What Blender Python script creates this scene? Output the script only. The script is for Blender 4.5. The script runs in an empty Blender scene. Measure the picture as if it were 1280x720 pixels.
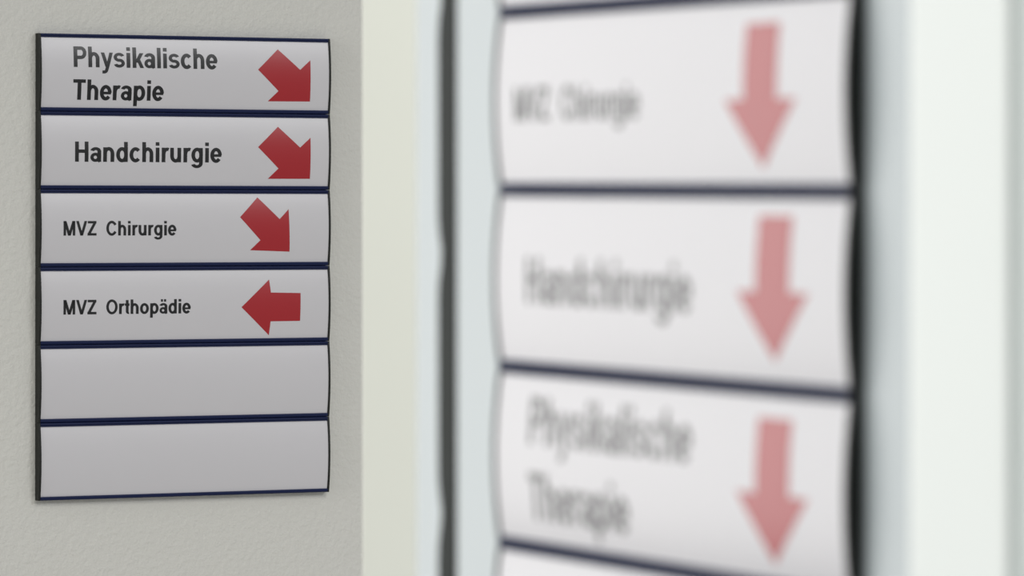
import bpy, math
from mathutils import Vector, Matrix

# ------------------------------------------------------------------ camera, world, lights
scene = bpy.context.scene
COL = scene.collection
EYE = 1.60                       # camera height in metres
PITCH = 0.0206                   # camera looks down by this much

cam_data = bpy.data.cameras.new('camera')
cam = bpy.data.objects.new('camera', cam_data)
COL.objects.link(cam)
cam.location = (0, 0, EYE)
cam.rotation_euler = (math.pi / 2 - PITCH, 0, 0)
cam_data.sensor_width = 36.0
cam_data.lens = 6300 / 1280 * 36
cam_data.clip_start = 0.05
cam_data.dof.use_dof = True
cam_data.dof.focus_distance = 3.42
cam_data.dof.aperture_fstop = cam_data.lens / 7.8
scene.camera = cam

world = bpy.data.worlds.new('world')
scene.world = world
world.use_nodes = True
bg = world.node_tree.nodes['Background']
bg.inputs['Color'].default_value = (0.95, 0.98, 1.0, 1)
bg.inputs['Strength'].default_value = 0.30


def area(name, loc, target, sx, sy, power, color):
    d = bpy.data.lights.new(name, 'AREA')
    d.shape = 'RECTANGLE'
    d.size, d.size_y = sx, sy
    d.energy = power
    d.color = color
    o = bpy.data.objects.new(name, d)
    COL.objects.link(o)
    o.location = loc
    o.rotation_euler = (Vector(target) - Vector(loc)).to_track_quat('-Z', 'Y').to_euler()
    return o


# daylight from the window round the corner, an added side fill, ceiling luminaires along the corridor
area('window_daylight', (-2.15, 3.25, 1.95), (0.02, 1.40, 1.6), 1.5, 2.0, 27, (1.0, 0.99, 0.97))
area('side_fill_light', (-2.30, 1.55, 2.0), (0.0, 1.40, 1.6), 1.5, 2.0, 37, (1.0, 0.99, 0.955))  # added fill from the left, brightens the near sign and partition
area('ceiling_light', (0.55, 1.75, 2.62), (0.55, 1.75, 0), 0.6, 1.2, 17, (1.0, 0.97, 0.90))
area('ceiling_light_far', (2.3, 1.7, 2.62), (2.3, 1.7, 0), 1.2, 1.2, 50, (0.97, 0.98, 1.0))

scene.view_settings.view_transform = 'Standard'
scene.view_settings.look = 'None'
scene.view_settings.gamma = 1.0
scene.view_settings.use_curve_mapping = False
scene.view_settings.exposure = 0.0

# ------------------------------------------------------------------ materials
def mat(name, col, rough=0.5, spec=0.5, coat=0.0, metallic=0.0, noise=None, bump=None):
    m = bpy.data.materials.new(name)
    m.use_nodes = True
    nt = m.node_tree
    b = nt.nodes['Principled BSDF']
    b.inputs['Base Color'].default_value = (*col, 1)
    b.inputs['Roughness'].default_value = rough
    b.inputs['Specular IOR Level'].default_value = spec
    b.inputs['Coat Weight'].default_value = coat
    b.inputs['Metallic'].default_value = metallic
    tc = nt.nodes.new('ShaderNodeTexCoord')
    if noise:                                    # (scale, amount): faint mottling of the colour
        n = nt.nodes.new('ShaderNodeTexNoise')
        n.inputs['Scale'].default_value = noise[0]
        n.inputs['Detail'].default_value = 4
        r = nt.nodes.new('ShaderNodeMapRange')
        r.inputs['To Min'].default_value = 1 - noise[1]
        r.inputs['To Max'].default_value = 1 + noise[1]
        v = nt.nodes.new('ShaderNodeVectorMath'); v.operation = 'SCALE'
        v.inputs[0].default_value = col
        nt.links.new(tc.outputs['Object'], n.inputs['Vector'])
        nt.links.new(n.outputs['Fac'], r.inputs['Value'])
        nt.links.new(r.outputs['Result'], v.inputs['Scale'])
        nt.links.new(v.outputs['Vector'], b.inputs['Base Color'])
    if bump:                                     # (scale, distance, strength)
        n = nt.nodes.new('ShaderNodeTexNoise')
        n.inputs['Scale'].default_value = bump[0]
        n.inputs['Detail'].default_value = 3
        n.inputs['Roughness'].default_value = 0.55
        bm = nt.nodes.new('ShaderNodeBump')
        bm.inputs['Distance'].default_value = bump[1]
        bm.inputs['Strength'].default_value = bump[2]
        nt.links.new(tc.outputs['Object'], n.inputs['Vector'])
        nt.links.new(n.outputs['Fac'], bm.inputs['Height'])
        nt.links.new(bm.outputs['Normal'], b.inputs['Normal'])
    return m


M_WALL = mat('plaster_paint', (0.70, 0.695, 0.66), 0.85, 0.25, noise=(3, 0.03), bump=(290, 0.0013, 0.6))
M_FLOOR = mat('linoleum', (0.42, 0.40, 0.36), 0.5, noise=(40, 0.08))
M_INSERT = mat('sign_paper', (0.65, 0.638, 0.668), 0.30, 0.5, noise=(30, 0.008))
M_LETTER = mat('black_print', (0.012, 0.012, 0.013), 0.30, 0.5, noise=(30, 0.02))
M_RED = mat('red_print', (0.40, 0.019, 0.026), 0.30, 0.5, noise=(30, 0.02))
M_NAVY = mat('navy_aluminium', (0.009, 0.016, 0.066), 0.5, 0.2, noise=(60, 0.05))
M_CAP = mat('black_plastic', (0.012, 0.013, 0.011), 0.5, 0.3, noise=(60, 0.1))
M_BOARD = mat('pale_blue_laminate', (0.51, 0.565, 0.585), 0.35, 0.5, noise=(12, 0.012))
M_FRAME = mat('white_powder_coat', (0.89, 0.935, 0.91), 0.45, 0.5, noise=(12, 0.012))
M_GREY = mat('grey_green_laminate', (0.56, 0.62, 0.60), 0.4, 0.5, noise=(12, 0.012))
M_CREAM = mat('cream_lacquer', (0.90, 0.915, 0.84), 0.5, 0.5, noise=(8, 0.012))
M_SEAL = mat('black_rubber', (0.016, 0.020, 0.018), 0.7, 0.25, noise=(60, 0.1))

# ------------------------------------------------------------------ mesh helpers (lengths in mm, local x right, y away, z up)
MM = 0.001


def obj(name, verts, faces, material, parent=None, smooth=False):
    me = bpy.data.meshes.new(name)
    me.from_pydata([Vector(v) * MM for v in verts], [], faces)
    me.update()
    if smooth:
        me.polygons.foreach_set('use_smooth', [True] * len(me.polygons))
        me.set_sharp_from_angle(angle=math.radians(30))
    me.materials.append(material)
    o = bpy.data.objects.new(name, me)
    COL.objects.link(o)
    o.parent = parent
    return o


def prism_x(sec, x0, x1):
    """extrude a closed (y, z) section along x"""
    n = len(sec)
    v = [(x0, y, z) for y, z in sec] + [(x1, y, z) for y, z in sec]
    f = [(i, (i + 1) % n, n + (i + 1) % n, n + i) for i in range(n)]
    f += [tuple(range(n - 1, -1, -1)), tuple(range(n, 2 * n))]
    return v, f


def prism_z(sec, z0, z1):
    """extrude a closed (x, y) section along z"""
    n = len(sec)
    v = [(x, y, z0) for x, y in sec] + [(x, y, z1) for x, y in sec]
    f = [(i, (i + 1) % n, n + (i + 1) % n, n + i) for i in range(n)]
    f += [tuple(range(n - 1, -1, -1)), tuple(range(n, 2 * n))]
    return v, f


def box_section(x0, x1, y0, y1, r=0.0, k=5):
    """rectangle in plan with rounded corners"""
    if r <= 0:
        return [(x0, y0), (x1, y0), (x1, y1), (x0, y1)]
    out = []
    for cx, cy, a0 in ((x1 - r, y0 + r, -90), (x1 - r, y1 - r, 0), (x0 + r, y1 - r, 90), (x0 + r, y0 + r, 180)):
        for i in range(k + 1):
            a = math.radians(a0 + 90 * i / k)
            out.append((cx + r * math.cos(a), cy + r * math.sin(a)))
    return out


def frame_from_fit(yaw, roll, x, down, fwd):
    """matrix of a surface: x along it, y into it, z up; the origin is a sign's top left corner"""
    return Matrix.LocRotScale(Vector((x, fwd, EYE - down)), Matrix.Rotation(-yaw, 3, 'Z') @ Matrix.Rotation(roll, 3, 'Y'), None)


FAR_YAW, FAR_ROLL, FAR_POS = -0.52134, 0.0032, (-0.316238, -0.100702, 3.358388)
NEAR_YAW, NEAR_ROLL, NEAR_POS = 1.152459, 0.00165, (-0.003011, -0.050421, 1.484828)
M_FAR = frame_from_fit(FAR_YAW, FAR_ROLL, *FAR_POS)
M_NEAR = frame_from_fit(NEAR_YAW, NEAR_ROLL, *NEAR_POS)
M_FARWALL = frame_from_fit(FAR_YAW, 0, *FAR_POS)
M_NEARWALL = frame_from_fit(NEAR_YAW, 0, *NEAR_POS)
FAR_BASE, NEAR_BASE = 5.0, 3.0            # depth of the sign bodies in mm
FLOOR_FAR = -(EYE - FAR_POS[1]) * 1000    # floor level in each surface's own millimetres
FLOOR_NEAR = -(EYE - NEAR_POS[1]) * 1000


def structure(o, matrix=None):
    o['kind'] = 'structure'
    if matrix is not None:
        o.matrix_world = matrix
    return o


# ------------------------------------------------------------------ the place
v, f = prism_z(box_section(-3500, 3500, -1500, 5500), -60, 0)
floor = structure(obj('floor', v, f, M_FLOOR))
floor['label'] = 'grey linoleum corridor floor'

v, f = prism_z(box_section(-950, 1100, FAR_BASE, FAR_BASE + 120), FLOOR_FAR, FLOOR_FAR + 2750)
wall = structure(obj('wall_back', v, f, M_WALL), M_FARWALL)
wall['label'] = 'warm grey plastered wall behind the sharp direction sign'

# partition that carries the near sign, in the near sign's plane
B = NEAR_BASE
Z0, Z1 = FLOOR_NEAR, FLOOR_NEAR + 2700
v, f = prism_z(box_section(-40, 252, B, B + 40), Z0, Z1)
part = structure(obj('wall_right', v, f, M_BOARD), M_NEARWALL)
part['label'] = 'pale blue panelled partition carrying the blurred direction sign'
v, f = prism_z(box_section(302.2, 1250, B - 2, B + 40, 1), Z0, Z1)
structure(obj('door_1', v, f, M_GREY), M_NEARWALL)['label'] = 'grey green door leaf at the right edge'
v, f = prism_z(box_section(249, 302, B - 3, B + 46, 3.0), Z0, Z1)
structure(obj('trim_1', v, f, M_FRAME, smooth=False), M_NEARWALL)['label'] = 'bright white upright frame right of the blurred sign'
v, f = prism_z(box_section(-74, -40.3, B + 0.5, B + 40, 1.5), Z0, Z1)
structure(obj('trim_2', v, f, M_BOARD), M_NEARWALL)['label'] = 'pale blue edge strip left of the black seal'


# rubber seal in the joint of the partition, its left edge bulging between the clips
def seal():
    n = 540
    vs, fs = [], []
    for i in range(n + 1):
        z = Z0 + (Z1 - Z0) * i / n
        w = -z
        s = min(abs(((w - 151) / 79.0 + 0.5) % 1 - 0.5) * 79.0, 14)     # distance to the nearest pinch
        x0 = -55.2 + 2.7 * math.exp(-(s / 6.5) ** 2)
        for x, y in ((x0, B + 0.45), (x0, B + 0.1), (x0 + 1.2, B - 0.4), (-41.2, B - 0.4), (-40, B + 0.1), (-40, B + 0.45)):
            vs.append((x, y, z))
    for i in range(n):
        for k in range(6):
            a, b = i * 6 + k, i * 6 + (k + 1) % 6
            fs.append((a, b, b + 6, a + 6))
    fs += [(5, 4, 3, 2, 1, 0), tuple(range(n * 6, n * 6 + 6))]
    return vs, fs


v, f = seal()
structure(obj('trim_3', v, f, M_SEAL), M_NEARWALL)['label'] = 'thin black rubber seal left of the blurred sign'

# cream door post standing behind the end of the partition
v, f = prism_z(box_section(-69.7, -24, 0, 60, 0.5), 0, 2600)
post = structure(obj('trim_4', v, f, M_CREAM))
post.location = (0, 2.35, 0)
post['label'] = 'cream upright door post between the two signs'

# ------------------------------------------------------------------ lettering: bold upright sans drawn stroke by stroke
WX, WY = 170.0, 124.0            # stem and crossbar widths, cap height 716


def q_v(xc, y0, y1, w=WX):
    n = max(1, math.ceil(abs(y1 - y0) / 110))
    out = []
    for i in range(n):
        a, b = y0 + (y1 - y0) * i / n, y0 + (y1 - y0) * (i + 1) / n
        out.append([(xc - w / 2, a), (xc + w / 2, a), (xc + w / 2, b), (xc - w / 2, b)])
    return out


def q_h(yc, x0, x1, w=WY):
    return [[(x0, yc - w / 2), (x1, yc - w / 2), (x1, yc + w / 2), (x0, yc + w / 2)]]


def q_d(x0, y0, x1, y1, w=150.0):
    w *= 1.05
    n = max(1, math.ceil(abs(y1 - y0) / 110))
    out = []
    for i in range(n):
        s, t = i / n, (i + 1) / n
        a, b = x0 + (x1 - x0) * s, x0 + (x1 - x0) * t
        c, d = y0 + (y1 - y0) * s, y0 + (y1 - y0) * t
        out.append([(a - w / 2, c), (a + w / 2, c), (b + w / 2, d), (b - w / 2, d)])
    return out


def q_a(cx, cy, rx, ry, a0, a1, wx=WX, wy=WY):
    if wx < WX:
        wx *= 1.08                     # curves keep pace with the stems
    n = max(4, math.ceil(abs(a1 - a0) / 12))
    ring = []
    for i in range(n + 1):
        a = math.radians(a0 + (a1 - a0) * i / n)
        c, s = math.cos(a), math.sin(a)
        ring.append(((cx + (rx - wx / 2) * c, cy + (ry - wy / 2) * s), (cx + (rx + wx / 2) * c, cy + (ry + wy / 2) * s)))
    return [[ring[i][0], ring[i][1], ring[i + 1][1], ring[i + 1][0]] for i in range(n)]


def flip(qs, w, h):
    return [[(w - x, h - y) for x, y in q] for q in qs]


ARCH = q_a(303, 290, 167, 179, 0, 180) + q_v(470, 0, 290)
BOWL_A = (q_v(432, 0, 370) + q_a(268, 365, 164, 104, 0, 165, WX, 108) + q_a(252, 160, 148, 112, 0, 360, 138, 104)
          + q_a(500, 60, 68, 60, 180, 235, 120, 100))
GLYPHS = {
    'H': (722, q_v(144, 0, 716) + q_v(578, 0, 716) + q_h(376, 144, 578, 122)),
    'P': (667, q_v(146, 0, 716) + q_h(656, 146, 390, 120) + q_h(335, 146, 390, 120) + q_a(390, 495.5, 170, 160.5, -90, 90, 146, 120)),
    'T': (611, q_h(655, 22, 589, 122) + q_v(305, 0, 600, 172)),
    'M': (833, q_v(136, 0, 716, 152) + q_v(697, 0, 716, 152) + q_d(152, 716, 416, 0, 160) + q_d(681, 716, 416, 0, 160)),
    'V': (667, q_d(78, 716, 333, 0, 156) + q_d(589, 716, 333, 0, 156)),
    'Z': (611, q_h(656, 40, 570, 120) + q_h(60, 24, 580, 120) + q_d(122, 90, 478, 630, 176)),
    'C': (722, q_a(378, 358, 262, 308, 32, 328, 148, 124)),
    'O': (778, q_a(389, 358, 274, 308, 0, 360, 148, 124)),
    'h': (611, q_v(137, 0, 716) + ARCH),
    'n': (611, q_v(137, 0, 519) + ARCH),
    'u': (611, flip(q_v(137, 0, 519) + ARCH, 607, 519)),
    'r': (389, q_v(137, 0, 519) + q_a(312, 270, 175, 196, 70, 180, WX, 120)),
    'd': (611, q_v(472, 0, 716) + q_a(296, 259, 182, 210, 0, 360)),
    'p': (611, q_v(137, -199, 519) + q_a(315, 259, 182, 210, 0, 360)),
    'g': (611, q_v(472, -40, 519) + q_a(296, 262, 182, 207, 0, 360) + q_a(288, -40, 184, 112, 0, -165, WX, 108)),
    'o': (611, q_a(305, 259, 192, 210, 0, 360)),
    'c': (556, q_a(298, 259, 188, 210, 42, 318)),
    'e': (556, q_a(283, 259, 182, 210, 0, 322) + q_h(250, 110, 525, 92)),
    'a': (556, BOWL_A),
    'ä': (556, BOWL_A + q_v(180, 590, 716, 130) + q_v(375, 590, 716, 130)),
    's': (556, q_a(276, 362, 172, 105, 22, 270, 138, 102) + q_a(276, 156, 178, 104, 90, -160, 138, 104)),
    'i': (278, q_v(140, 0, 519) + q_v(140, 590, 716)),
    'l': (278, q_v(140, 0, 716)),
    'k': (556, q_v(137, 0, 716) + q_d(225, 185, 462, 519, 168) + q_d(300, 310, 480, 0, 160)),
    't': (333, q_v(172, 120, 690) + q_h(463, 18, 312, 112) + q_a(262, 130, 90, 76, 180, 285, WX, 108)),
    'y': (556, q_d(84, 519, 286, 20, 150) + q_d(474, 519, 262, -95, 146) + q_a(150, -70, 120, 88, -85, -8, 120, 108) + q_h(-158, 70, 165, 108)),
    ' ': (278, []),
}


def text_quads(s):
    """quads of a line of text, scaled so that it is 0..1 wide and its cap height is 1"""
    x, out = 0.0, []
    for ch in s:
        adv, qs = GLYPHS[ch]
        out += [[(px + x, py) for px, py in q] for q in qs]
        x += adv
    x0 = min(p[0] for q in out for p in q)
    x1 = max(p[0] for q in out for p in q)
    return [[((px - x0) / (x1 - x0), py / 716.0) for px, py in q] for q in out]


# ------------------------------------------------------------------ signs made of curved panels
PITCH_MM = 52.0
BOW = 1.8


def face_h(w, HALF):
    """height of the insert's curved face over the joint level; w from the panel's top edge"""
    return BOW * (1 - ((w - 26) / HALF) ** 2)


def on_face(u, w, lift, HALF):
    return (u, -(face_h(w, HALF) + lift), -w)


def rows(k, a, b):
    return [a + (b - a) * i / k for i in range(k + 1)]


def build_panel(sign, index, u0, u1, base, HALF, lines, arrow):
    """one snap-together panel: navy profile > insert, two end caps, lettering, arrow"""
    def place(o):
        o.location = (0, 0, -index * PITCH_MM * MM)
        return o
    a, b = u0 + 1.4, u1 - 1.4
    # extruded profile with a lip above and below the insert
    t = (25.85 - HALF) / 2.35                      # width of the lips against the wide ones
    lip = lambda d: HALF + d * t
    sec = [(base, 25.85), (-0.1, 25.85), (-0.75, lip(2.0)), (-0.95, lip(1.45)), (-0.70, lip(0.95)), (-0.25, lip(0.80)), (-0.30, lip(0.5)), (-0.75, lip(0.25)),
           (-0.75, HALF - .1), (0.9, HALF - .1), (0.9, -HALF + .1), (-0.85, -HALF + .1), (-1.05, -lip(0.5)), (-0.8, -lip(1.7)), (-0.2, -25.85), (base, -25.85)]
    vs, fs = prism_x([(y, z - 26) for y, z in sec], a, b)
    panel = place(obj('panel', vs, fs, M_NAVY, sign))
    # white insert, bowed towards the viewer
    ws = rows(24, -HALF, HALF)
    sec = [(-face_h(w + 26, HALF), -(w + 26)) for w in ws] + [(1.0 - face_h(w + 26, HALF), -(w + 26)) for w in reversed(ws)]
    vs, fs = prism_x(sec, a, b)
    ins = obj('insert', vs, fs, M_INSERT, panel, smooth=True)
    ins['label'] = 'white curved insert'
    # black end caps
    ws = rows(20, -25.9, 25.9)
    sec = [(base, -0.1)] + [(-0.35 - (BOW + 0.1) * (1 - (w / 25.9) ** 2), -(w + 26)) for w in ws] + [(base, -51.9)]
    for x0, x1 in ((u0, a), (b, u1)):
        vs, fs = prism_x(sec, x0, x1)
        obj('end_cap', vs, fs, M_CAP, panel)['label'] = 'black end cap'
    # printed lettering, one mesh for each word group
    for s, x0, x1, wb, cap in lines:
        vs, fs = [], []
        for q in text_quads(s):
            i = len(vs)
            vs += [on_face(x0 + px * (x1 - x0), wb - py * cap, 0.08, HALF) for px, py in q]
            fs.append((i, i + 1, i + 2, i + 3))
        o = obj('lettering', vs, fs, M_LETTER, panel)
        o['label'] = 'dark lettering ' + s
    # printed arrow, cut into thin rows so that it follows the bow
    if arrow:
        vs, fs = arrow_mesh(arrow, HALF)
        obj('arrow', vs, fs, M_RED, panel)['label'] = 'red direction arrow'
    return panel


def arrow_mesh(poly, HALF):
    """slice a polygon into horizontal rows that follow the face"""
    cuts = sorted(set([round(p[1], 3) for p in poly]))
    levels = []
    for c0, c1 in zip(cuts, cuts[1:]):
        n = max(1, math.ceil((c1 - c0) / 2.0))
        levels += [c0 + (c1 - c0) * i / n for i in range(n)]
    levels.append(cuts[-1])
    vs, fs = [], []

    def crossings(w):
        xs = []
        for (xa, ya), (xb, yb) in zip(poly, poly[1:] + poly[:1]):
            if (ya <= w) != (yb <= w):
                xs.append((xa + (xb - xa) * (w - ya) / (yb - ya)))
        return sorted(xs)
    e = 1e-5
    for l0, l1 in zip(levels, levels[1:]):
        A, Bq = crossings(l0 + e), crossings(l1 - e)
        for k in range(0, min(len(A), len(Bq)) - 1, 2):
            i = len(vs)
            vs += [on_face(A[k], l0, 0.08, HALF), on_face(Bq[k], l1, 0.08, HALF), on_face(Bq[k + 1], l1, 0.08, HALF), on_face(A[k + 1], l0, 0.08, HALF)]
            fs.append((i, i + 1, i + 2, i + 3))
    return vs, fs


def build_sign(name, matrix, label, u0, u1, base, half, first, contents):
    root = bpy.data.objects.new(name, None)
    COL.objects.link(root)
    root.empty_display_size = 0.05
    root.matrix_world = matrix
    root['label'] = label
    root['category'] = 'sign'
    root['group'] = 'stacked panel direction signs'
    for k, (lines, arrow) in enumerate(contents):
        build_panel(root, first + k, u0, u1, base, half, lines, arrow)
    return root


def down_arrow(uc, w0):
    return [(uc - 9.8, w0), (uc + 9.8, w0), (uc + 9.8, w0 + 20), (uc + 20.8, w0 + 20), (uc, w0 + 38.3), (uc - 20.8, w0 + 20), (uc - 9.8, w0 + 20)]


FAR_TEXT = [
    ([('Physikalische', 26.1, 133.3, 22.3, 13.8), ('Therapie', 25.8, 93.1, 44.2, 13.7)],
     [(179.6, 8.0), (196.4, 21.8), (204.4, 15.1), (204.5, 43.4), (172.0, 43.6), (179.9, 36.5), (164.1, 22.1)]),
    ([('Handchirurgie', 27.1, 136.6, 33.6, 13.5)],
     [(179.8, 8.9), (196.5, 23.0), (204.6, 16.2), (204.6, 44.4), (172.2, 44.5), (180.0, 37.4), (164.2, 22.9)]),
    ([('MVZ', 18.7, 43.0, 31.0, 9.75), ('Chirurgie', 50.2, 102.4, 31.0, 9.75)],
     [(164.4, 5.2), (180.9, 20.0), (187.9, 13.2), (188.9, 42.3), (158.6, 41.2), (166.2, 34.4), (150.6, 18.7)]),
    ([('MVZ', 18.7, 43.0, 31.8, 9.75), ('Orthopädie', 50.2, 113.3, 31.8, 9.75)],
     [(151.7, 28.0), (173.2, 9.3), (174.3, 18.2), (197.1, 18.7), (196.9, 37.8), (174.2, 37.9), (173.4, 47.4)]),
    ([], None), ([], None),
]
NEAR_TEXT = [
    ([], None), ([], None),
    ([('MVZ', 13.2, 37.8, 32.0, 9.75), ('Chirurgie', 46.0, 98.0, 32.0, 9.75)], down_arrow(172.0, 7.7)),
    ([('Handchirurgie', 21.6, 131.2, 33.0, 13.5)], down_arrow(179.3, 6.4)),
    ([('Physikalische', 23.6, 130.6, 21.8, 13.8), ('Therapie', 23.3, 90.8, 43.7, 13.7)], down_arrow(179.4, 7.6)),
    ([], None),
]

build_sign('direction_sign', M_FAR, 'sharp direction sign with six curved panels on the grey plaster wall', 1.2, 220.2, FAR_BASE, 23.5, 0, FAR_TEXT)
build_sign('direction_sign', M_NEAR, 'large blurred direction sign with red down arrows on the pale partition', -1.5, 221.6, NEAR_BASE, 24.05, -2, NEAR_TEXT)
